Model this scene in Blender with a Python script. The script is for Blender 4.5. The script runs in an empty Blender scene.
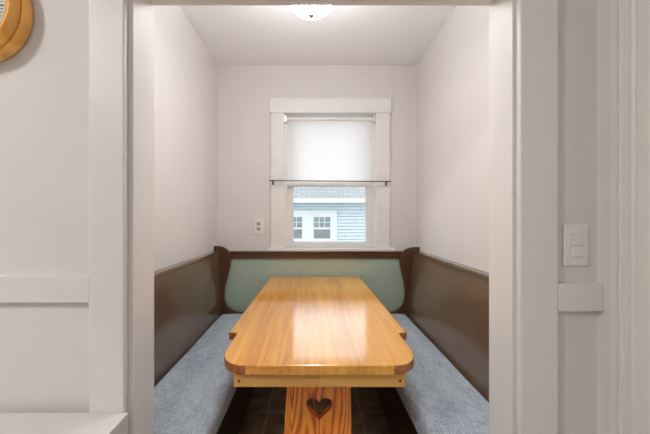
import bpy, bmesh, math, random
from mathutils import Vector, Matrix
random.seed(4)
S = bpy.context.scene
C = S.collection
PI = math.pi
WORLD = {}          # world location of each object that may become a parent

# ------------------------------------------------------------------ materials
def mat(name):
    m = bpy.data.materials.new(name); m.use_nodes = True
    nt = m.node_tree
    return m, nt, nt.nodes['Principled BSDF']
def N(nt, typ, **kw):
    n = nt.nodes.new(typ)
    for k, v in kw.items():
        if k in n.inputs.keys(): n.inputs[k].default_value = v
        else: setattr(n, k, v)
    return n
def L(nt, a, b): nt.links.new(a, b)
def ramp(nt, stops, fac):
    r = nt.nodes.new('ShaderNodeValToRGB')
    el = r.color_ramp.elements
    while len(el) < len(stops): el.new(0.5)
    for e, (p, c) in zip(el, stops):
        e.position = p; e.color = (*c, 1)
    L(nt, fac, r.inputs['Fac']); return r
def math_n(nt, op, a, b=None):
    n = nt.nodes.new('ShaderNodeMath'); n.operation = op
    for i, v in enumerate((a, b)):
        if v is None: continue
        if isinstance(v, (int, float)): n.inputs[i].default_value = v
        else: L(nt, v, n.inputs[i])
    return n.outputs[0]
def coords(nt, scale=(1, 1, 1), out='Object'):
    tc = nt.nodes.new('ShaderNodeTexCoord'); mp = nt.nodes.new('ShaderNodeMapping')
    mp.inputs['Scale'].default_value = scale
    L(nt, tc.outputs[out], mp.inputs['Vector']); return mp.outputs['Vector']
def bump(nt, bsdf, h, strength, dist=0.002):
    b = N(nt, 'ShaderNodeBump'); b.inputs['Strength'].default_value = strength
    b.inputs['Distance'].default_value = dist
    L(nt, h, b.inputs['Height']); L(nt, b.outputs['Normal'], bsdf.inputs['Normal'])

def paint(name, col, rough=0.6, var=0.03, bs=0.05, spec=0.4, nscale=6, coat=0.0, crough=0.1):
    m, nt, p = mat(name)
    n = N(nt, 'ShaderNodeTexNoise'); n.inputs['Scale'].default_value = nscale
    n.inputs['Detail'].default_value = 4
    L(nt, coords(nt), n.inputs['Vector'])
    lo = tuple(c * (1 - var) for c in col); hi = tuple(min(1, c * (1 + var)) for c in col)
    r = ramp(nt, [(0.3, lo), (0.7, hi)], n.outputs['Fac'])
    L(nt, r.outputs['Color'], p.inputs['Base Color'])
    p.inputs['Roughness'].default_value = rough
    p.inputs['Specular IOR Level'].default_value = spec
    p.inputs['Coat Weight'].default_value = coat; p.inputs['Coat Roughness'].default_value = crough
    if bs:
        n2 = N(nt, 'ShaderNodeTexNoise'); n2.inputs['Scale'].default_value = 90
        L(nt, coords(nt), n2.inputs['Vector'])
        bump(nt, p, n2.outputs['Fac'], bs, 0.002)
    return m
def metal(name, col, rough=0.3):
    m, nt, p = mat(name)
    n = N(nt, 'ShaderNodeTexNoise'); n.inputs['Scale'].default_value = 60
    L(nt, coords(nt), n.inputs['Vector'])
    r = ramp(nt, [(0.3, tuple(c * .9 for c in col)), (0.7, col)], n.outputs['Fac'])
    L(nt, r.outputs['Color'], p.inputs['Base Color'])
    p.inputs['Metallic'].default_value = 1; p.inputs['Roughness'].default_value = rough
    return m
def glow(name, col, strength):
    m, nt, p = mat(name)
    p.inputs['Base Color'].default_value = (.8, .8, .78, 1)
    p.inputs['Roughness'].default_value = 0.3
    p.inputs['Emission Color'].default_value = (*col, 1)
    p.inputs['Emission Strength'].default_value = strength
    return m

def wood_boards(name, cols, board=0.085, grain=(55, 2.2, 55), rough=0.35, coat=1.0, crough=0.1, coat_ior=1.75, bs=0.1, boff=0.0):
    """honey coloured boards running along Y, each board its own tone"""
    m, nt, p = mat(name)
    v = coords(nt)
    sx = nt.nodes.new('ShaderNodeSeparateXYZ'); L(nt, v, sx.inputs[0])
    bi = math_n(nt, 'FLOOR', math_n(nt, 'DIVIDE', math_n(nt, 'ADD', sx.outputs['X'], boff), board))
    wn = nt.nodes.new('ShaderNodeTexWhiteNoise'); wn.noise_dimensions = '1D'
    L(nt, bi, wn.inputs['W'])
    cb = nt.nodes.new('ShaderNodeCombineXYZ')
    L(nt, math_n(nt, 'MULTIPLY', sx.outputs['X'], grain[0]), cb.inputs[0])
    L(nt, math_n(nt, 'ADD', math_n(nt, 'MULTIPLY', sx.outputs['Y'], grain[1]), math_n(nt, 'MULTIPLY', wn.outputs['Value'], 37.0)), cb.inputs[1])
    L(nt, math_n(nt, 'MULTIPLY', sx.outputs['Z'], grain[2]), cb.inputs[2])
    n1 = N(nt, 'ShaderNodeTexNoise'); n1.inputs['Scale'].default_value = 1; n1.inputs['Detail'].default_value = 5
    n1.inputs['Distortion'].default_value = 0.6
    L(nt, cb.outputs[0], n1.inputs['Vector'])
    n2 = N(nt, 'ShaderNodeTexNoise'); n2.inputs['Scale'].default_value = 5.5; n2.inputs['Detail'].default_value = 3
    L(nt, cb.outputs[0], n2.inputs['Vector'])
    f = math_n(nt, 'ADD', math_n(nt, 'MULTIPLY', n1.outputs['Fac'], 0.75), math_n(nt, 'MULTIPLY', wn.outputs['Value'], 0.2))
    f = math_n(nt, 'ADD', f, math_n(nt, 'MULTIPLY', n2.outputs['Fac'], 0.18))
    r = ramp(nt, [(0.36, cols[0]), (0.58, cols[1]), (0.84, cols[2])], f)
    L(nt, r.outputs['Color'], p.inputs['Base Color'])
    p.inputs['Roughness'].default_value = rough
    p.inputs['Coat Weight'].default_value = coat; p.inputs['Coat Roughness'].default_value = crough
    p.inputs['Coat IOR'].default_value = coat_ior; p.inputs['Specular IOR Level'].default_value = .15
    if bs:
        b = N(nt, 'ShaderNodeBump'); b.inputs['Strength'].default_value = bs; b.inputs['Distance'].default_value = 0.001
        L(nt, n2.outputs['Fac'], b.inputs['Height'])
        L(nt, b.outputs['Normal'], p.inputs['Normal']); L(nt, b.outputs['Normal'], p.inputs['Coat Normal'])
    return m
def wood_rings(name, cols, scale, rings=26, rough=0.35, coat=0.5):
    """flat sawn grain with long cathedral figures"""
    m, nt, p = mat(name)
    n = N(nt, 'ShaderNodeTexNoise'); n.inputs['Scale'].default_value = 1; n.inputs['Detail'].default_value = 1.5
    L(nt, coords(nt, scale), n.inputs['Vector'])
    s = math_n(nt, 'SINE', math_n(nt, 'MULTIPLY', n.outputs['Fac'], rings * 2 * PI * 0.5))
    s = math_n(nt, 'ADD', math_n(nt, 'MULTIPLY', s, 0.5), 0.5)
    n2 = N(nt, 'ShaderNodeTexNoise'); n2.inputs['Scale'].default_value = 14; n2.inputs['Detail'].default_value = 2
    L(nt, coords(nt, scale), n2.inputs['Vector'])
    f = math_n(nt, 'ADD', math_n(nt, 'MULTIPLY', s, 0.75), math_n(nt, 'MULTIPLY', n2.outputs['Fac'], 0.3))
    r = ramp(nt, [(0.1, cols[2]), (0.5, cols[1]), (0.95, cols[0])], f)
    L(nt, r.outputs['Color'], p.inputs['Base Color'])
    p.inputs['Roughness'].default_value = rough; p.inputs['Coat Weight'].default_value = coat
    p.inputs['Coat Roughness'].default_value = 0.2
    return m
def fabric(name, c0, c1):
    m, nt, p = mat(name)
    f = None
    for sc, w in (((320, 26, 90), .5), ((30, 260, 90), .35), ((7, 3, 7), .35)):
        n = N(nt, 'ShaderNodeTexNoise'); n.inputs['Scale'].default_value = 1; n.inputs['Detail'].default_value = 3
        L(nt, coords(nt, sc), n.inputs['Vector'])
        t = math_n(nt, 'MULTIPLY', n.outputs['Fac'], w)
        f = t if f is None else math_n(nt, 'ADD', f, t)
    r = ramp(nt, [(0.46, c0), (0.74, c1)], f)
    L(nt, r.outputs['Color'], p.inputs['Base Color'])
    p.inputs['Roughness'].default_value = 0.95; p.inputs['Specular IOR Level'].default_value = 0.1
    p.inputs['Sheen Weight'].default_value = 0.15
    bump(nt, p, f, 0.35, 0.004)
    return m
def tiles(name, col, grout, size, off, mortar=0.0035):
    m, nt, p = mat(name)
    tc = nt.nodes.new('ShaderNodeTexCoord'); mp = nt.nodes.new('ShaderNodeMapping')
    mp.inputs['Location'].default_value = off
    L(nt, tc.outputs['Object'], mp.inputs['Vector'])
    b = N(nt, 'ShaderNodeTexBrick', offset=0.0, squash=1.0)
    b.inputs['Scale'].default_value = 1; b.inputs['Brick Width'].default_value = size; b.inputs['Row Height'].default_value = size
    b.inputs['Mortar Size'].default_value = mortar
    b.inputs['Color1'].default_value = (0, 0, 0, 1); b.inputs['Color2'].default_value = (1, 1, 1, 1); b.inputs['Mortar'].default_value = (0, 0, 0, 1)
    L(nt, mp.outputs['Vector'], b.inputs['Vector'])
    n = N(nt, 'ShaderNodeTexNoise'); n.inputs['Scale'].default_value = 11; n.inputs['Detail'].default_value = 7
    L(nt, tc.outputs['Object'], n.inputs['Vector'])
    r = ramp(nt, [(0.3, tuple(c * .55 for c in col)), (0.7, tuple(c * 1.5 for c in col))], n.outputs['Fac'])
    mx = nt.nodes.new('ShaderNodeMix'); mx.data_type = 'RGBA'
    L(nt, b.outputs['Fac'], mx.inputs['Factor']); L(nt, r.outputs['Color'], mx.inputs['A'])
    mx.inputs['B'].default_value = (*grout, 1)
    L(nt, mx.outputs['Result'], p.inputs['Base Color'])
    p.inputs['Roughness'].default_value = 0.5
    bump(nt, p, n.outputs['Fac'], 0.15, 0.003)
    return m
def shingles(name):
    m, nt, p = mat(name)
    b = N(nt, 'ShaderNodeTexBrick')
    b.inputs['Scale'].default_value = 1; b.inputs['Brick Width'].default_value = 0.33; b.inputs['Row Height'].default_value = 0.16
    b.inputs['Mortar Size'].default_value = 0.015
    b.inputs['Color1'].default_value = (.33, .335, .34, 1); b.inputs['Color2'].default_value = (.39, .395, .40, 1); b.inputs['Mortar'].default_value = (.25, .25, .26, 1)
    L(nt, coords(nt), b.inputs['Vector']); L(nt, b.outputs['Color'], p.inputs['Base Color'])
    p.inputs['Roughness'].default_value = 0.95; p.inputs['Specular IOR Level'].default_value = 0.1
    return m
def glass(name, refl=0.06):
    m, nt, p = mat(name); nt.nodes.remove(p)
    o = nt.nodes['Material Output']
    t = nt.nodes.new('ShaderNodeBsdfTransparent'); g = nt.nodes.new('ShaderNodeBsdfGlossy')
    t.inputs['Color'].default_value = (.97, .985, .98, 1)
    g.inputs['Roughness'].default_value = 0.02
    mx = nt.nodes.new('ShaderNodeMixShader'); mx.inputs['Fac'].default_value = refl
    L(nt, t.outputs[0], mx.inputs[1]); L(nt, g.outputs[0], mx.inputs[2]); L(nt, mx.outputs[0], o.inputs['Surface'])
    return m
def shade_cloth(name):
    m, nt, p = mat(name); nt.nodes.remove(p)
    o = nt.nodes['Material Output']
    d = nt.nodes.new('ShaderNodeBsdfDiffuse'); t = nt.nodes.new('ShaderNodeBsdfTranslucent')
    n = N(nt, 'ShaderNodeTexNoise'); n.inputs['Scale'].default_value = 300
    L(nt, coords(nt, (1, 1, .2)), n.inputs['Vector'])
    r = ramp(nt, [(.3, (.95, .925, .915)), (.7, (.98, .955, .945))], n.outputs['Fac'])
    L(nt, r.outputs['Color'], d.inputs['Color']); L(nt, r.outputs['Color'], t.inputs['Color'])
    mx = nt.nodes.new('ShaderNodeMixShader'); mx.inputs['Fac'].default_value = 0.8
    L(nt, d.outputs[0], mx.inputs[1]); L(nt, t.outputs[0], mx.inputs[2]); L(nt, mx.outputs[0], o.inputs['Surface'])
    return m

M = dict(
    wall=paint('off white wall paint', (.745, .722, .708), .7, .015, .06),
    ceil=paint('ceiling paint', (.88, .895, .90), .8, .015, .05),
    wall_k=paint('kitchen wall paint', (.50, .47, .45), .7, .015, .06),
    trim=paint('white semi gloss trim', (.78, .76, .745), .42, .015, .03, .5),
    cab=paint('white cabinet paint', (.66, .64, .62), .4, .015, .03, .4),
    trim2=paint('white window trim', (.84, .835, .825), .38, .015, .02, .5),
    vinyl=paint('white vinyl sash', (.80, .81, .81), .35, .01, 0, .5),
    brown=paint('brown gloss paint', (.160, .098, .062), .16, .08, .012, .5, 5, .3, .06),
    brown_dark=paint('dark brown stained wood', (.092, .041, .018), .28, .15, .03, .5, 9, .3, .15),
    bench_front=paint('dark brown bench paint', (.045, .028, .02), .4, .1, .02),
    green=paint('sage green paint', (.43, .52, .42), .42, .03, .03, .4),
    plastic=paint('white switch plastic', (.84, .82, .79), .35, .01, 0, .5),
    plastic_grey=paint('grey receptacle plastic', (.45, .42, .38), .4, .03, 0, .5),
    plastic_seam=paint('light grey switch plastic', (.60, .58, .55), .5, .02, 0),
    slot=paint('dark slot', (.03, .03, .03), .6, .1, 0),
    top=wood_boards('honey oak boards', ((.60, .235, .022), (.80, .365, .048), (.90, .50, .10))),
    apron=wood_boards('pale maple', ((.58, .28, .06), (.68, .36, .09), (.76, .44, .13)), board=.6, grain=(3, 40, 60), coat=.5, crough=.2),
    pine=wood_rings('orange pine', ((.98, .38, .035), (.86, .25, .016), (.46, .075, .006)), (8, 8, 0.8), 58),
    clockwood=wood_rings('golden clock wood', ((.92, .50, .085), (.88, .43, .06), (.78, .34, .038)), (16, 5, 5), 8, .22, 1),
    brass=metal('brass', (.75, .55, .25), .25),
    brass_pale=metal('antique brass', (.55, .45, .32), .35),
    rod=metal('dark bronze rod', (.16, .13, .11), .4),
    alu=metal('aluminium tube', (.75, .75, .74), .35),
    fabric_l=fabric('blue grey linen', (.26, .32, .385), (.61, .70, .775)),
    end_grain=wood_rings('dark end grain', ((.42, .14, .02), (.34, .10, .014), (.24, .06, .008)), (20, 20, 40), 8, .3, 1),
    floor_k=paint('pale kitchen floor', (.42, .40, .37), .4, .05, .02),
    floor=tiles('dark slate tile', (.24, .168, .105), (.46, .39, .31), .289, (.276, -1.945 + .289 * 7, 0)),
    glass=glass('window glass'),
    clockglass=glass('clock glass', .012),
    cloth=shade_cloth('white roller shade cloth'),
    dial=paint('cream dial paper', (.68, .62, .50), .6, .05, 0),
    ink=paint('black ink', (.015, .012, .01), .6, .1, 0),
    bowl=glow('frosted lamp glass', (1, .98, .985), 64),
    bowl_k=glow('frosted kitchen lamp glass', (1, .965, .94), 370),
    bowl_fill=glow('frosted fill lamp glass', (1, .965, .94), 24),  # glow of the added kitchen fill lamp
    house_white=paint('white house trim', (.66, .67, .67), .6, .02, 0),
    siding=paint('pale blue siding', (.57, .65, .68), .7, .03, 0),
    screen=paint('grey insect screen', (.22, .22, .24), .7, .12, 0),
    housepane=paint('reflecting pane', (.22, .25, .26), .2, .2, 0, .6),
    shingle=shingles('grey asphalt shingles'),
    lawn=paint('dull lawn', (.31, .31, .30), .9, .2, 0),
)

# ------------------------------------------------------------------ mesh helpers
def box(bm, x0, x1, y0, y1, z0, z1, bev=0.0, seg=2):
    r = bmesh.ops.create_cube(bm, size=1)
    vs = r['verts']
    for v in vs:
        v.co = Vector(((x0 + x1) / 2 + v.co.x * (x1 - x0), (y0 + y1) / 2 + v.co.y * (y1 - y0), (z0 + z1) / 2 + v.co.z * (z1 - z0)))
    if bev:
        es = {e for v in vs for e in v.link_edges}
        bmesh.ops.bevel(bm, geom=list(es), offset=bev, segments=seg, profile=.5, affect='EDGES')
    return bm
def prism(bm, pts, axis, a, b, bev=0.0, seg=2):
    """extrude a 2D outline along an axis ('x': pts are (y,z); 'y': (x,z); 'z': (x,y))"""
    def P(p, t):
        return Vector((t, p[0], p[1])) if axis == 'x' else Vector((p[0], t, p[1])) if axis == 'y' else Vector((p[0], p[1], t))
    lo = [bm.verts.new(P(p, a)) for p in pts]; hi = [bm.verts.new(P(p, b)) for p in pts]
    n = len(pts)
    f0 = bm.faces.new(lo); f1 = bm.faces.new(hi[::-1])
    for i in range(n): bm.faces.new((lo[i], hi[i], hi[(i + 1) % n], lo[(i + 1) % n]))
    if bev:
        es = list(f0.edges) + list(f1.edges)
        bmesh.ops.bevel(bm, geom=es, offset=bev, segments=seg, profile=.5, affect='EDGES')
    return bm
def lathe(bm, prof, centre, axis='z', n=48, sign=1):
    """prof: (radius, distance along axis)"""
    rings = []
    for r, d in prof:
        ring = []
        if r < 1e-6:
            pts = [(0, 0)]
        else:
            pts = [(r * math.cos(2 * PI * i / n), r * math.sin(2 * PI * i / n)) for i in range(n)]
        for u, w in pts:
            ring.append(bm.verts.new(Vector(centre) + (Vector((u, w, sign * d)) if axis == 'z' else Vector((u, sign * d, w)) if axis == 'y' else Vector((sign * d, u, w)))))
        rings.append(ring)
    for a, b in zip(rings, rings[1:]):
        for i in range(max(len(a), len(b))):
            q = [a[i % len(a)], b[i % len(b)], b[(i + 1) % len(b)], a[(i + 1) % len(a)]]
            u = []
            for v in q:
                if v not in u: u.append(v)
            if len(u) > 2: bm.faces.new(u)
    return bm
def tube(bm, p0, p1, r, n=12):
    p0, p1 = Vector(p0), Vector(p1); d = (p1 - p0)
    q = d.to_track_quat('Z', 'Y').to_matrix().to_4x4()
    m = Matrix.Translation((p0 + p1) / 2) @ q
    bmesh.ops.create_cone(bm, cap_ends=True, segments=n, radius1=r, radius2=r, depth=d.length, matrix=m)
    return bm
def nb(): return bmesh.new()
def smoothpts(pts, k=3):
    """Chaikin corner cutting on a closed outline where points carry a flag 's' to stay sharp"""
    return pts
def obj(name, bm, m, parent=None, smooth=False, origin=None):
    """ONE mesh object, built in world coordinates"""
    bmesh.ops.recalc_face_normals(bm, faces=bm.faces)
    if parent is not None: o0 = WORLD[parent.name]
    elif origin is not None: o0 = Vector(origin)
    else:
        xs = [v.co for v in bm.verts]
        o0 = Vector(((min(v.x for v in xs) + max(v.x for v in xs)) / 2, (min(v.y for v in xs) + max(v.y for v in xs)) / 2, min(v.z for v in xs)))
    bmesh.ops.translate(bm, verts=bm.verts, vec=-o0)
    me = bpy.data.meshes.new(name); bm.to_mesh(me); bm.free()
    if m: me.materials.append(m)
    o = bpy.data.objects.new(name, me); C.objects.link(o)
    if smooth:
        me.set_sharp_from_angle(angle=math.radians(smooth if smooth is not True else 40))
        for p in me.polygons: p.use_smooth = len(p.vertices) < 9 and max(abs(c) for c in p.normal) < .99999
    if parent is not None: o.parent = parent
    else: o.location = o0
    WORLD[o.name] = o0
    return o
def tag(o, label, cat, group=None):
    o['label'] = label; o['category'] = cat
    if group: o['group'] = group
    return o
def thing(name, label, cat, loc, group=None):
    o = bpy.data.objects.new(name, None); C.objects.link(o); o.location = loc
    o.empty_display_size = .1
    WORLD[o.name] = Vector(loc)
    return tag(o, label, cat, group)
def struct(name, bm, m, parent=None, smooth=False):
    o = obj(name, bm, m, parent, smooth, origin=(0, 0, 0))
    if parent is None: o['kind'] = 'structure'
    return o
def sgroup(name):
    o = bpy.data.objects.new(name, None); C.objects.link(o); o['kind'] = 'structure'
    WORLD[o.name] = Vector((0, 0, 0)); return o

# ------------------------------------------------------------------ dimensions (metres, camera at x=0 y=0)
EYE = 1.22
F = 310.0
NL, NR, NB = -.741, .812, 2.418        # nook left / right / back wall
W0, W1 = .90, 1.018                    # dividing wall, kitchen face and nook face
OL, OR, OT = -.5185, .5815, 1.9145        # opening
CEIL = 2.406
KL, KR, KB, KC = -2.8, .827, -3.2, 2.75 # kitchen

# ------------------------------------------------------------------ the room
struct('floor', box(nb(), KL - .1, KR + .1, .96, NB + .15, -.1, 0), M['floor'])
struct('floor_kitchen', box(nb(), KL - .1, KR + .1, KB - .1, .96, -.1, 0), M['floor_k'])
struct('ceiling', box(nb(), NL - .1, NR + .1, W1 - .02, NB + .15, CEIL, CEIL + .1), M['ceil'])
struct('ceiling_kitchen', box(nb(), KL - .1, KR + .1, KB - .1, W0 + .02, KC, KC + .1), M['ceil'])
b = nb()                               # back wall around the window
WL, WR, WB, WT = -.235, .513, .968, 2.04
box(b, NL - .1, WL, NB, NB + .15, 0, CEIL); box(b, WR, NR + .1, NB, NB + .15, 0, CEIL)
box(b, WL, WR, NB, NB + .15, 0, WB); box(b, WL, WR, NB, NB + .15, WT, CEIL)
struct('wall_back', b, M['wall'])
struct('wall_left', box(nb(), NL - .1, NL, W1, NB, 0, CEIL), M['wall'])
struct('wall_right', box(nb(), NR, NR + .1, W1, NB, 0, CEIL), M['wall'])
b = nb()                               # dividing wall with the wide opening
box(b, KL - .1, OL - .015, W0, W1, 0, KC + .05); box(b, OR + .015, KR + .1, W0, W1, 0, KC + .05); box(b, OL - .015, OR + .015, W0, W1, OT + .015, KC + .05)
struct('wall_front', b, M['wall'])
struct('wall_kitchen_left', box(nb(), KL - .1, KL, KB - .1, W0, 0, KC), M['wall_k'])
b = nb()
box(b, KR, KR + .1, .738, W0, 0, KC); box(b, KR, KR + .1, KB - .1, -.09, 0, KC); box(b, KR, KR + .1, -.09, .738, 2.05, KC)
struct('wall_kitchen_right', b, M['wall'])
struct('wall_kitchen_rear', box(nb(), KL, KR, KB - .1, KB, 0, KC), M['wall_k'])

# opening: jambs, header lining and the two casings
b = nb()
box(b, OL - .015, OL, W0, W1, 0, OT); box(b, OR, OR + .015, W0, W1, 0, OT); box(b, OL - .015, OR + .015, W0, W1, OT, OT + .015)
struct('trim_1', b, M['trim'])
struct('trim_2', box(nb(), -.636, OL - .0135, .879, W0, 0, OT + .13, .0065, 4), M['trim'], smooth=True)
struct('trim_3', box(nb(), OR + .009, .700, .879, W0, 0, OT + .13, .0055, 4), M['trim'], smooth=True)
struct('trim_4', box(nb(), OL - .0135, OR + .009, .881, W0, OT + .011, OT + .13, .0055, 4), M['trim'], smooth=True)
# chair rails either side
struct('trim_5', box(nb(), KL, -.636, .882, W0, .975, 1.052, .003, 2), M['trim'], smooth=True)
struct('trim_6', box(nb(), .700, KR, .878, W0, .952, 1.030, .003, 2), M['trim'], smooth=True)
# moulded door casing on the return wall at right
pts = [(.846, 0), (.846, .013), (.8435, .0155), (.829, .0155), (.826, .009), (.823, .009), (.8215, .0155), (.817, .0175), (.812, .0155), (.810, .010),
       (.792, .010), (.790, .018), (.786, .021), (.780, .021), (.776, .018), (.775, .013), (.755, .013), (.753, .020), (.740, .020), (.738, .016), (.738, 0)]
b = prism(nb(), [(KR - p, y) for y, p in pts], 'z', 0, 2.16)
struct('trim_7', b, M['trim'])
g = sgroup('door_1')
obj('door_panel', box(nb(), KR + .03, KR + .07, -.085, .733, .005, 2.045, .003), M['trim'], g)
lathe_b = lathe(nb(), [(0, .06), (.02, .058), (.027, .045), (.02, .03), (.01, .025), (.01, .0), (.028, -.0), (.028, -.004), (0, -.004)], (KR + .03, -.02, .98), 'x', 24, -1)
obj('door_knob', lathe_b, M['brass_pale'], g, True)

# ------------------------------------------------------------------ window
g = sgroup('window_1')
YC = 2.394                                            # casing face
obj('side_casing', box(nb(), -.318, -.2166, YC, NB, .980, 2.024, .002), M['trim2'], g)
obj('side_casing', box(nb(), .495, .603, YC, NB, .980, 2.024, .002), M['trim2'], g)
obj('head_casing', box(nb(), -.328, .612, YC - .006, NB, 2.024, 2.136, .002), M['trim2'], g)
obj('stool', box(nb(), -.34, .642, 2.375, NB + .02, .957, .980, .004, 3), M['trim2'], g)
b = nb()                                              # jamb lining with the inside stops
box(b, WL, -.2166, NB - .001, NB + .15, WB, WT); box(b, .495, WR, NB - .001, NB + .15, WB, WT)
box(b, -.2166, .495, NB - .001, NB + .15, 2.024, WT); box(b, -.2166, .495, NB - .001, NB + .15, WB, .980)
obj('jamb', b, M['trim2'], g)
b = nb()
box(b, -.2166, -.196, 2.432, 2.446, .980, 2.024, .002); box(b, .474, .495, 2.432, 2.446, .980, 2.024, .002)
obj('stop_bead', b, M['vinyl'], g)
def sash(y, x0, x1, z0, z1, sl, rb, rt, nm):
    b = nb()
    box(b, x0, x0 + sl, y, y + .03, z0, z1, .002); box(b, x1 - sl, x1, y, y + .03, z0, z1, .002)
    box(b, x0 + sl, x1 - sl, y + .001, y + .029, z0, z0 + rb, .002); box(b, x0 + sl, x1 - sl, y + .001, y + .029, z1 - rt, z1, .002)
    # glazing bead
    for s in (0, 1):
        xa = x0 + sl - .002 if s == 0 else x1 - sl - .008
        box(b, xa, xa + .010, y + .006, y + .024, z0 + rb, z1 - rt)
    box(b, x0 + sl, x1 - sl, y + .006, y + .024, z0 + rb - .002, z0 + rb + .008)
    o = obj(nm, b, M['vinyl'], g)
    obj('glass', box(nb(), x0 + sl - .004, x1 - sl + .004, y + .0135, y + .0165, z0 + rb - .004, z1 - rt + .004), M['glass'], o)
    return o
sash(2.450, -.2126, .491, .982, 1.492, .058, .036, .030, 'lower_sash')
sash(2.485, -.2126, .491, 1.462, 2.022, .058, .030, .036, 'upper_sash')

# roller shade
t = thing('roller_shade', 'white roller shade pulled halfway down inside the window', 'roller shade', (.139, 2.425, 1.475))
obj('fabric', box(nb(), -.190, .466, 2.4195, 2.4207, 1.49, 1.985), M['cloth'], t)
obj('hem_bar', box(nb(), -.190, .466, 2.414, 2.425, 1.466, 1.490, .003), M['trim2'], t)
obj('roller', tube(nb(), (-.197, 2.424, 1.985), (.473, 2.424, 1.985), .0165, 24), M['trim2'], t, 40)
for xa in (-.2165, .474): obj('bracket', box(nb(), xa, xa + .0205, 2.404, 2.4315, 1.955, 2.010, .002), M['alu'], t)
# curtain rod
t = thing('curtain_rod', 'thin dark metal curtain rod across the window casing', 'curtain rod', (.137, 2.36, 1.475))
obj('rod', tube(nb(), (-.325, 2.352, 1.496), (.600, 2.352, 1.489), .0042), M['rod'], t, 40)
for xa, z in ((-.300, 1.4955), (.570, 1.4895)):
    b = nb(); box(b, xa - .006, xa + .006, 2.346, YC, z - .009, z - .003); box(b, xa - .007, xa + .007, 2.393, YC, z - .028, z + .004, .001)
    obj('bracket', b, M['rod'], t)
# outlet
t = thing('wall_outlet', 'white two-socket wall outlet on the back wall left of the window', 'outlet', (-.4155, NB, 1.083))
obj('plate', box(nb(), -.456, -.375, NB - .007, NB, 1.083, 1.213, .003, 3), M['plastic'], t, True)
for z in (1.168, 1.128):
    b = nb()
    prism(b, [(-.4155 + .0165 * math.cos(a) * 1.0, z + max(-.0135, min(.0135, .0175 * math.sin(a)))) for a in [2 * PI * i / 32 for i in range(32)]], 'y', NB - .010, NB - .006)
    r = obj('socket', b, M['plastic_grey'], t)
    b = nb()
    box(b, -.4225, -.4200, NB - .0108, NB - .0095, z - .001, z + .008); box(b, -.4110, -.4085, NB - .0108, NB - .0095, z - .001, z + .007)
    tube(b, (-.4155, NB - .0108, z - .007), (-.4155, NB - .0095, z - .007), .0028)
    obj('slots', b, M['slot'], r)
obj('screw', lathe(nb(), [(0, .0018), (.003, .001), (.003, 0)], (-.4155, NB - .007, 1.148), 'y', 12, -1), M['plastic_grey'], t)

# ------------------------------------------------------------------ built-in seating
YW = 2.335                                            # face of the scrolled bench ends
def bench(side, label, xw, xt, xb, xi):
    s = 1 if side == 'l' else -1
    t = thing('bench', label, 'bench', ((xw + xi) / 2, 1.7, 0), 'built-in benches either side of the table')
    # leaning backrest panel
    b = nb(); prism(b, [(xw, .05), (xb, .40), (xt, .944), (xw, .944)], 'y', W1 + .006, YW + .002)
    obj('backrest', b, M['brown'], t)
    xc = xt + s * .005
    b = nb(); box(b, min(xw, xc), max(xw, xc), W1 + .004, YW + .004, .944, .966, .004, 3)
    obj('cap_rail', b, M['brown'], t, True)
    b = nb(); xf = xi - s * .035
    box(b, min(xw + s * .03, xf), max(xw + s * .03, xf), W1 + .01, YW, .075, .404, .003); box(b, min(xw + s * .03, xf - s * .05), max(xw + s * .03, xf - s * .05), W1 + .01, YW, 0, .075)
    obj('seat_box', b, M['bench_front'], t)
    return t
bl = bench('l', 'brown built-in bench along the left wall with a scrolled end', NL, -.702, -.686, -.353)
br = bench('r', 'brown built-in bench along the right wall with a scrolled end', NR, .768, .706, .392)
def scroll(pix, x_wall, t):
    k = YW / F
    pts = [((px - 312) * k, EYE - (py - 217) * k) for px, py in pix]
    # densify with Catmull-Rom
    out = []
    n = len(pts)
    for i in range(n - 1):
        p0, p1, p2, p3 = pts[max(i - 1, 0)], pts[i], pts[i + 1], pts[min(i + 2, n - 1)]
        for q in range(5):
            u = q / 5
            out.append(tuple(.5 * (2 * p1[c] + (p2[c] - p0[c]) * u + (2 * p0[c] - 5 * p1[c] + 4 * p2[c] - p3[c]) * u * u + (3 * p1[c] - p0[c] - 3 * p2[c] + p3[c]) * u ** 3) for c in (0, 1)))
    out.append(pts[-1])
    poly = [(x_wall, out[0][1])] + out + [(out[-1][0], .40), (x_wall, .40)]
    b = nb(); prism(b, poly, 'y', YW, YW + .026, .002, 2)
    obj('scrolled_end', b, M['brown_dark'], t, 30)
scroll([(214.5, 246.1), (218, 246.2), (222.4, 247.1), (226.2, 249.3), (228.6, 252), (230.0, 256), (230.3, 261), (229.2, 269), (227, 278), (225.2, 285), (224.3, 292), (224.4, 299), (225.3, 303.5), (227.4, 307.3), (232, 310.6), (238, 312.4), (246, 313.5)], NL, bl)
scroll([(418, 247.2), (413, 247.4), (409, 248.2), (404.5, 250.5), (401.8, 254), (400.4, 258.5), (400.2, 263), (401.4, 271), (403.2, 279), (404.7, 287), (405.1, 294), (404.3, 301), (402.2, 306), (398, 310.4), (392.4, 312.8), (385, 314)], NR, br)

# green back panel with brown rail on the back wall
t = thing('wainscot_panel', 'sage green panel with brown top rail on the back wall below the window', 'panel', (.035, NB, .40))
obj('panel', box(nb(), NL + .01, NR - .01, 2.394, NB, .30, .905), M['green'], t)
obj('top_rail', box(nb(), NL + .01, NR - .01, 2.380, NB, .902, .944, .002), M['brown_dark'], t)
obj('cap', box(nb(), NL + .01, NR - .01, 2.370, NB - .001, .944, .9565, .004, 3), M['brown_dark'], t, True)

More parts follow.
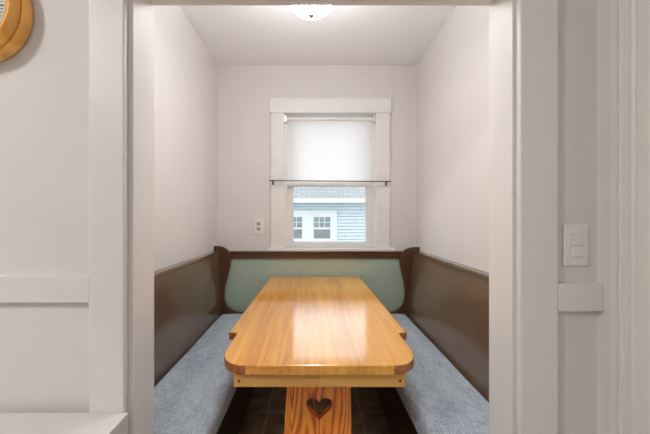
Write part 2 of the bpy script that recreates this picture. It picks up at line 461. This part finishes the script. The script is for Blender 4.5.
def cushion(label, x0, x1):
    b = nb(); y0, y1, z0, z1 = W1 + .012, YW - .004, .404, .498
    box(b, x0, x1, y0, y1, z0, z1)
    es = [e for e in b.edges]
    bmesh.ops.bevel(b, geom=es, offset=.030, segments=6, profile=.55, affect='EDGES')
    long_e = [e for e in b.edges if abs((e.verts[0].co - e.verts[1].co).y) > .5]
    bmesh.ops.subdivide_edges(b, edges=long_e, cuts=9, use_grid_fill=True)
    wide = [e for e in b.edges if abs((e.verts[0].co - e.verts[1].co).x) > .15]
    bmesh.ops.subdivide_edges(b, edges=wide, cuts=7, use_grid_fill=True)
    for v in b.verts:                                  # slight crown on top
        if v.co.z > z0 + .07:
            u = (v.co.x - (x0 + x1) / 2) / ((x1 - x0) / 2)
            v.co.z += .006 * (1 - u * u) - .002 + .0015 * math.sin(v.co.y * 9 + v.co.x * 7)
    o = obj('bench_cushion', b, M['fabric_l'], None, True)
    return tag(o, label, 'cushion', 'bench seat cushions')
cushion('grey-blue woven bench cushion on the left bench', -.684, -.350)
cushion('grey-blue woven bench cushion on the right bench', .389, .704)

# ------------------------------------------------------------------ table
ZT, CX = .765, .0235
t = thing('trestle_table', 'honey oak trestle table with eared top and heart cut in its leg', 'table', (CX, 1.66, 0))
half = [(.338, 2.372), (.351, 1.250), (.3525, 1.238), (.3515, 1.229), (.347, 1.2235), (.338, 1.2215), (.326, 1.2205), (.3195, 1.216), (.3170, 1.207),
        (.3180, 1.15), (.3185, 1.08), (.3165, 1.045), (.3095, 1.012), (.297, .987), (.277, .966), (.252, .954), (.228, .950)]
outl = [(CX + x, y) for x, y in half] + [(CX - x, y) for x, y in half[::-1]]
def slab(pts, z0, z1, rr):
    b = nb(); n = len(pts)
    nrm = []
    for i in range(n):
        a, c = Vector(pts[i - 1]), Vector(pts[(i + 1) % n]); d = (c - a).normalized(); nrm.append(Vector((d.y, -d.x)))
    ctr = Vector((sum(p[0] for p in pts) / n, sum(p[1] for p in pts) / n))
    sg = -1 if sum((Vector(p) - ctr).dot(q) for p, q in zip(pts, nrm)) > 0 else 1
    rings = []
    for inset, z in ((rr, z0), (rr * .29, z0 + rr * .29), (0, z0 + rr), (0, z1 - rr), (rr * .29, z1 - rr * .29), (rr, z1)):
        rings.append([b.verts.new((p[0] + sg * q.x * inset, p[1] + sg * q.y * inset, z)) for p, q in zip(pts, nrm)])
    b.faces.new(rings[0]); b.faces.new(rings[-1])
    for a, c in zip(rings, rings[1:]):
        for i in range(n): b.faces.new((a[i], a[(i + 1) % n], c[(i + 1) % n], c[i]))
    return b
b = slab(outl, ZT - .031, ZT, .004)
tt = obj('tabletop', b, M['top'], t, 35)
tt.data.materials.append(M['end_grain'])
for p in tt.data.polygons:                             # bare end grain on the rounded corners and the ears
    c = p.center + WORLD[t.name]; u = abs(c.x - CX)
    if len(p.vertices) < 9 and abs(p.normal.z) < .8 and p.normal.y < -.05 and ((c.y < 1.03 and u > .235) or (1.2 < c.y < 1.235 and u > .315)): p.material_index = 1
b = nb(); box(b, -.245, .292, .968, .990, .6885, ZT - .031, .0015)
ap = obj('apron', b, M['apron'], t)
b = nb(); box(b, -.245, .292, 2.30, 2.322, .6885, ZT - .031, .0015); obj('apron', b, M['apron'], t)
for xa in (-.245, .270):
    obj('apron', box(nb(), xa, xa + .022, .990, 2.30, .6885, ZT - .031, .0015), M['apron'], t)
for xa in (-.228, .275):
    obj('screw_plug', tube(nb(), (xa, .9672, .708), (xa, .975, .708), .0042), M['slot'], ap)
def heart(cx, cz, w, h, n=40):
    pts = []
    for i in range(n):
        a = 2 * PI * i / n
        x = 16 * math.sin(a) ** 3; z = 13 * math.cos(a) - 5 * math.cos(2 * a) - 2 * math.cos(3 * a) - math.cos(4 * a)
        pts.append((cx + x / 32 * w, cz + (z + 2.5) / 29 * h))
    return pts
def trestle(y, hole=True):
    k = 1.15 / F
    xa0, xa1 = (286.8 - 312) * k, (350.6 - 312) * k      # top edge
    zt, zb = .733, .05
    z1 = EYE - (434 - 217) * k; z0 = EYE - (387 - 217) * k
    gl = ((284.0 - 286.8) * k) / (z0 - z1); gr = ((351.4 - 350.6) * k) / (z0 - z1)
    L_ = lambda z: xa0 + gl * (z0 - z); R_ = lambda z: xa1 + gr * (z0 - z)
    b = nb(); th = .030
    outer = [(L_(zt), zt), (L_(.5), .5), (L_(.3), .3), (L_(zb), zb), (R_(zb), zb), (R_(.3), .3), (R_(.5), .5), (R_(zt), zt)]
    hp = heart((319.2 - 312) * k, EYE - (409.6 - 217) * k, 26.6 * k, 24.0 * k)
    loops = []
    for yy in (y, y + th):
        ov = [b.verts.new((p[0], yy, p[1])) for p in outer]
        oe = [b.edges.new((ov[i], ov[(i + 1) % len(ov)])) for i in range(len(ov))]
        hv = [b.verts.new((p[0], yy, p[1])) for p in hp]
        he = [b.edges.new((hv[i], hv[(i + 1) % len(hv)])) for i in range(len(hv))]
        bmesh.ops.triangle_fill(b, edges=oe + he, use_beauty=True)
        loops.append((ov, hv))
    for k_ in (0, 1):
        a, c = loops[0][k_], loops[1][k_]
        for i in range(len(a)):
            b.faces.new((a[i], a[(i + 1) % len(a)], c[(i + 1) % len(a)], c[i]))
    o = obj('trestle_leg', b, M['pine'], t)
    b = nb(); prism(b, [(-.17 + CX, 0), (-.17 + CX, .03), (-.14 + CX, .06), (.14 + CX, .06), (.17 + CX, .03), (.17 + CX, 0)], 'y', y - .02, y + th + .02, .003)
    obj('foot', b, M['pine'], o)
trestle(1.15); trestle(2.10)

# ------------------------------------------------------------------ kitchen side things
t = thing('light_switch', 'white double rocker light switch above the right chair rail', 'light switch', (.7625, W0, 1.078))
k = .90 / F
obj('plate', box(nb(), .7270, .7985, W0 - .006, W0, 1.0785, 1.1985, .003, 3), M['plastic'], t, True)
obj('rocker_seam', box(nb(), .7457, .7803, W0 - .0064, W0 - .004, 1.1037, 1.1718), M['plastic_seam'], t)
for z0, z1 in ((1.1387, 1.170), (1.1055, 1.1363)):
    b = nb(); prism(b, [(W0 - .0055, z0), (W0 - .0075, z0), (W0 - .0115, z1), (W0 - .0055, z1)], 'x', .7475, .7785, .0006, 1)
    obj('rocker', b, M['plastic'], t)

# wall clock
cx, cz = -.950, 1.804
t = thing('wall_clock', 'round wall clock in a golden wooden frame on the left wall', 'clock', (cx, W0, cz))
prof = [(.095, .004), (.1450, .004), (.1472, .009), (.1482, .020), (.1478, .030), (.1460, .0355), (.1440, .0372), (.1425, .0368), (.1412, .0320), (.1398, .0318), (.1385, .0385), (.1365, .0425), (.1330, .0505), (.1285, .0560), (.1245, .0580),
        (.1210, .0575), (.1190, .0555), (.1178, .0500), (.1166, .0500), (.1155, .0535), (.1135, .0525), (.1120, .0490), (.1120, .042), (.095, .042), (.095, .004)]
obj('frame', lathe(nb(), prof, (cx, W0, cz), 'y', 96, -1), M['clockwood'], t, 32)
obj('bezel', lathe(nb(), [(.1125, .044), (.1125, .0510), (.1112, .0525), (.1095, .0505), (.1082, .046), (.1082, .044), (.1125, .044)], (cx, W0, cz), 'y', 96, -1), M['brass'], t, 60)
d = obj('dial', lathe(nb(), [(0, .0455), (.1095, .0455), (.1095, .0425), (0, .0425)], (cx, W0, cz), 'y', 96, -1), M['dial'], t)
b = nb()
yd = W0 - .0455
def dialbar(b, a, r0, r1, w):
    ca, sa = math.cos(a), math.sin(a)
    P = lambda r, s: (cx + ca * r - sa * s, cz + sa * r + ca * s)
    prism(b, [P(r0, -w), P(r1, -w), P(r1, w), P(r0, w)], 'y', yd - .0006, yd + .0002)
for i in range(60):
    a = 2 * PI * i / 60
    if i % 5 == 0: dialbar(b, a, .068, .1005, .0018)
    else: dialbar(b, a, .092, .0995, .0008)
obj('hour_marks', b, M['ink'], d)
for a, r, w, nm in ((math.radians(58), .055, .003, 'hour_hand'), (math.radians(-70 + 180), .085, .002, 'minute_hand')):
    b = nb(); ca, sa = math.cos(a), math.sin(a)
    prism(b, [(cx - sa * w - ca * .012, cz + ca * w - sa * .012), (cx + ca * r, cz + sa * r), (cx + sa * w - ca * .012, cz - ca * w - sa * .012)], 'y', yd - .003, yd - .002)
    obj(nm, b, M['ink'], d)
obj('clock_glass', lathe(nb(), [(0, .0500), (.1086, .0500), (.1086, .0490), (0, .0490)], (cx, W0, cz), 'y', 64, -1), M['clockglass'], t, True)

# low white cabinet at lower left
t = thing('low_cabinet', 'low white painted cabinet standing against the wall under the clock', 'cabinet', (-1.17, .72, 0))
obj('body', box(nb(), -1.80, -.530, .56, .878, .0, .642), M['cab'], t)
obj('top', box(nb(), -1.82, -.5195, .54, .8785, .642, .666, .002, 2), M['cab'], t)
b = nb(); box(b, -.530, -.5225, .83, .878, .0, .640, .001); box(b, -.530, -.5225, .57, .62, .0, .640, .001); box(b, -.530, -.5225, .62, .83, .585, .640, .001)
obj('side_frame', b, M['cab'], t)
for xa in (-1.79, -1.16):
    d = obj('door', box(nb(), xa, xa + .62, .542, .56, .05, .63, .003), M['cab'], t)
    obj('knob', lathe(nb(), [(0, .025), (.014, .022), (.016, .016), (.008, .008), (.008, 0)], (xa + (.57 if xa < -1.5 else .05), .542, .45), 'y', 20, -1), M['brass_pale'], d, True)

# ceiling lights
def lamp(label, x, y, zc, R, depth, bowlm, drop):
    """a glass bowl hung on a short stem under a ceiling canopy"""
    t = thing('ceiling_light', label, 'ceiling light', (x, y, zc))
    obj('canopy', lathe(nb(), [(0, 0), (.065, 0), (.066, .008), (.055, .018), (.02, .026), (.012, .03), (0, .03)], (x, y, zc), 'z', 48, -1), M['trim2'], t, 50)
    obj('stem', tube(nb(), (x, y, zc - .025), (x, y, zc - drop - depth), .006, 16), M['brass_pale'], t, 40)
    pr = [(R * math.cos(a), drop + depth * math.sin(a)) for a in [PI / 2 * i / 16 for i in range(16)]] + [(0, drop + depth)]
    pr += [(0, drop + depth - .004)] + [((R - .004) * math.cos(a), drop + (depth - .004) * math.sin(a)) for a in [PI / 2 * i / 16 for i in range(15, -1, -1)]] + [pr[0]]
    obj('bowl', lathe(nb(), pr, (x, y, zc), 'z', 64, -1), bowlm, t, True)
    zb = drop + depth
    obj('finial', lathe(nb(), [(0.014, zb - .003), (.016, zb + .002), (.007, zb + .004), (.012, zb + .007), (.014, zb + .012), (.009, zb + .017), (.004, zb + .020), (.005, zb + .023), (0, zb + .026)], (x, y, zc), 'z', 24, -1), M['brass_pale'], t, True)
    return t
lamp('round white bowl ceiling light with a small brass finial over the table', -.004, 1.36, CEIL, .094, .050, M['bowl'], .243)
lamp('round bowl ceiling light in the kitchen near the clock wall', -2.0, -.6, KC, .10, .055, M['bowl_k'], .08)
lamp('unseen round bowl fill light added in the middle of the kitchen', -.2, -1.5, KC, .16, .075, M['bowl_fill'], .08)  # added fill lamp, out of view behind the camera

# ------------------------------------------------------------------ outside: the neighbour's house
struct('ground', box(nb(), -14, 14, NB + .2, 24, -2.0, -1.9), M['lawn'])
HY = 10.0
t = thing('neighbor_house', 'pale blue sided house with white windows and grey roof seen outside', 'house', (0, HY, -1.9))
b = nb()
z = -1.9
while z < 1.95:
    prism(b, [(HY + .02, z), (HY - .045, z), (HY - .030, z + .078), (HY + .015, z + .080), (HY + .015, z + .105), (HY + .03, z + .105), (HY + .03, z)], 'x', -5, 5)
    z += .105
obj('siding_wall', b, M['siding'], t)
obj('gutter', box(nb(), -5.2, 5.2, HY - .50, HY - .40, 1.655, 1.80, .01), M['house_white'], t)
obj('soffit', box(nb(), -5.2, 5.2, HY - .40, HY + .1, 1.70, 1.73), M['house_white'], t)
sl = math.radians(33)
b = nb(); box(b, -5.3, 5.3, 0, 5.0, -.03, .0)
o = obj('roof', b, M['shingle'], t)
o.rotation_euler = (sl, 0, 0); 
o.location = Vector((0, HY - .46, 1.81)) - WORLD[t.name]
o.data.transform(Matrix.Translation(WORLD[t.name]))
b = nb()                                               # broad white casing round the pair of windows
for x0, x1 in ((-1.10, -.895), (-.285, .02), (.62, .80)): box(b, x0, x1, HY - .085, HY + .03, .38, 1.44)
box(b, -1.10, .80, HY - .09, HY + .03, 1.255, 1.44); box(b, -1.12, .82, HY - .10, HY + .03, .36, .49)
obj('window_casing', b, M['house_white'], t)
for x0, x1 in ((-.895, -.285), (.02, .62)):
    b = nb()
    for a0, a1 in ((x0, x0 + .035), (x1 - .035, x1)): box(b, a0, a1, HY - .078, HY + .03, .49, 1.255)
    for c0, c1 in ((.49, .53), (.825, .885), (1.215, 1.255)): box(b, x0, x1, HY - .079, HY + .03, c0, c1)
    for i in (1, 2):
        xm = x0 + .035 + (x1 - x0 - .07) * i / 3; box(b, xm - .010, xm + .010, HY - .074, HY + .02, .885, 1.215)
    box(b, x0 + .03, x1 - .03, HY - .073, HY + .02, 1.04, 1.06)
    w = obj('house_window', b, M['house_white'], t)
    obj('pane', box(nb(), x0 + .03, x1 - .03, HY - .060, HY + .02, .88, 1.22), M['housepane'], w)
    obj('screen', box(nb(), x0 + .03, x1 - .03, HY - .066, HY + .02, .52, .83), M['screen'], w)

# ------------------------------------------------------------------ world, camera, view
w = bpy.data.worlds.new('overcast'); S.world = w; w.use_nodes = True
bg = w.node_tree.nodes['Background']
bg.inputs['Color'].default_value = (.87, .935, 1, 1); bg.inputs['Strength'].default_value = 2.6
cam = bpy.data.cameras.new('camera'); co = bpy.data.objects.new('camera', cam); C.objects.link(co)
co.location = (0, 0, EYE); co.rotation_euler = (PI / 2, 0, 0)
cam.sensor_width = 36; cam.lens = F / 650 * 36; cam.shift_x = 13 / 650; cam.clip_start = .02
S.camera = co
S.view_settings.view_transform = 'Standard'; S.view_settings.look = 'None'
S.view_settings.gamma = 1; S.view_settings.exposure = 0; S.view_settings.use_curve_mapping = False
S.cycles.max_bounces = 12; S.cycles.diffuse_bounces = 7; S.cycles.glossy_bounces = 5
S.cycles.sample_clamp_indirect = 3; S.cycles.use_adaptive_sampling = False
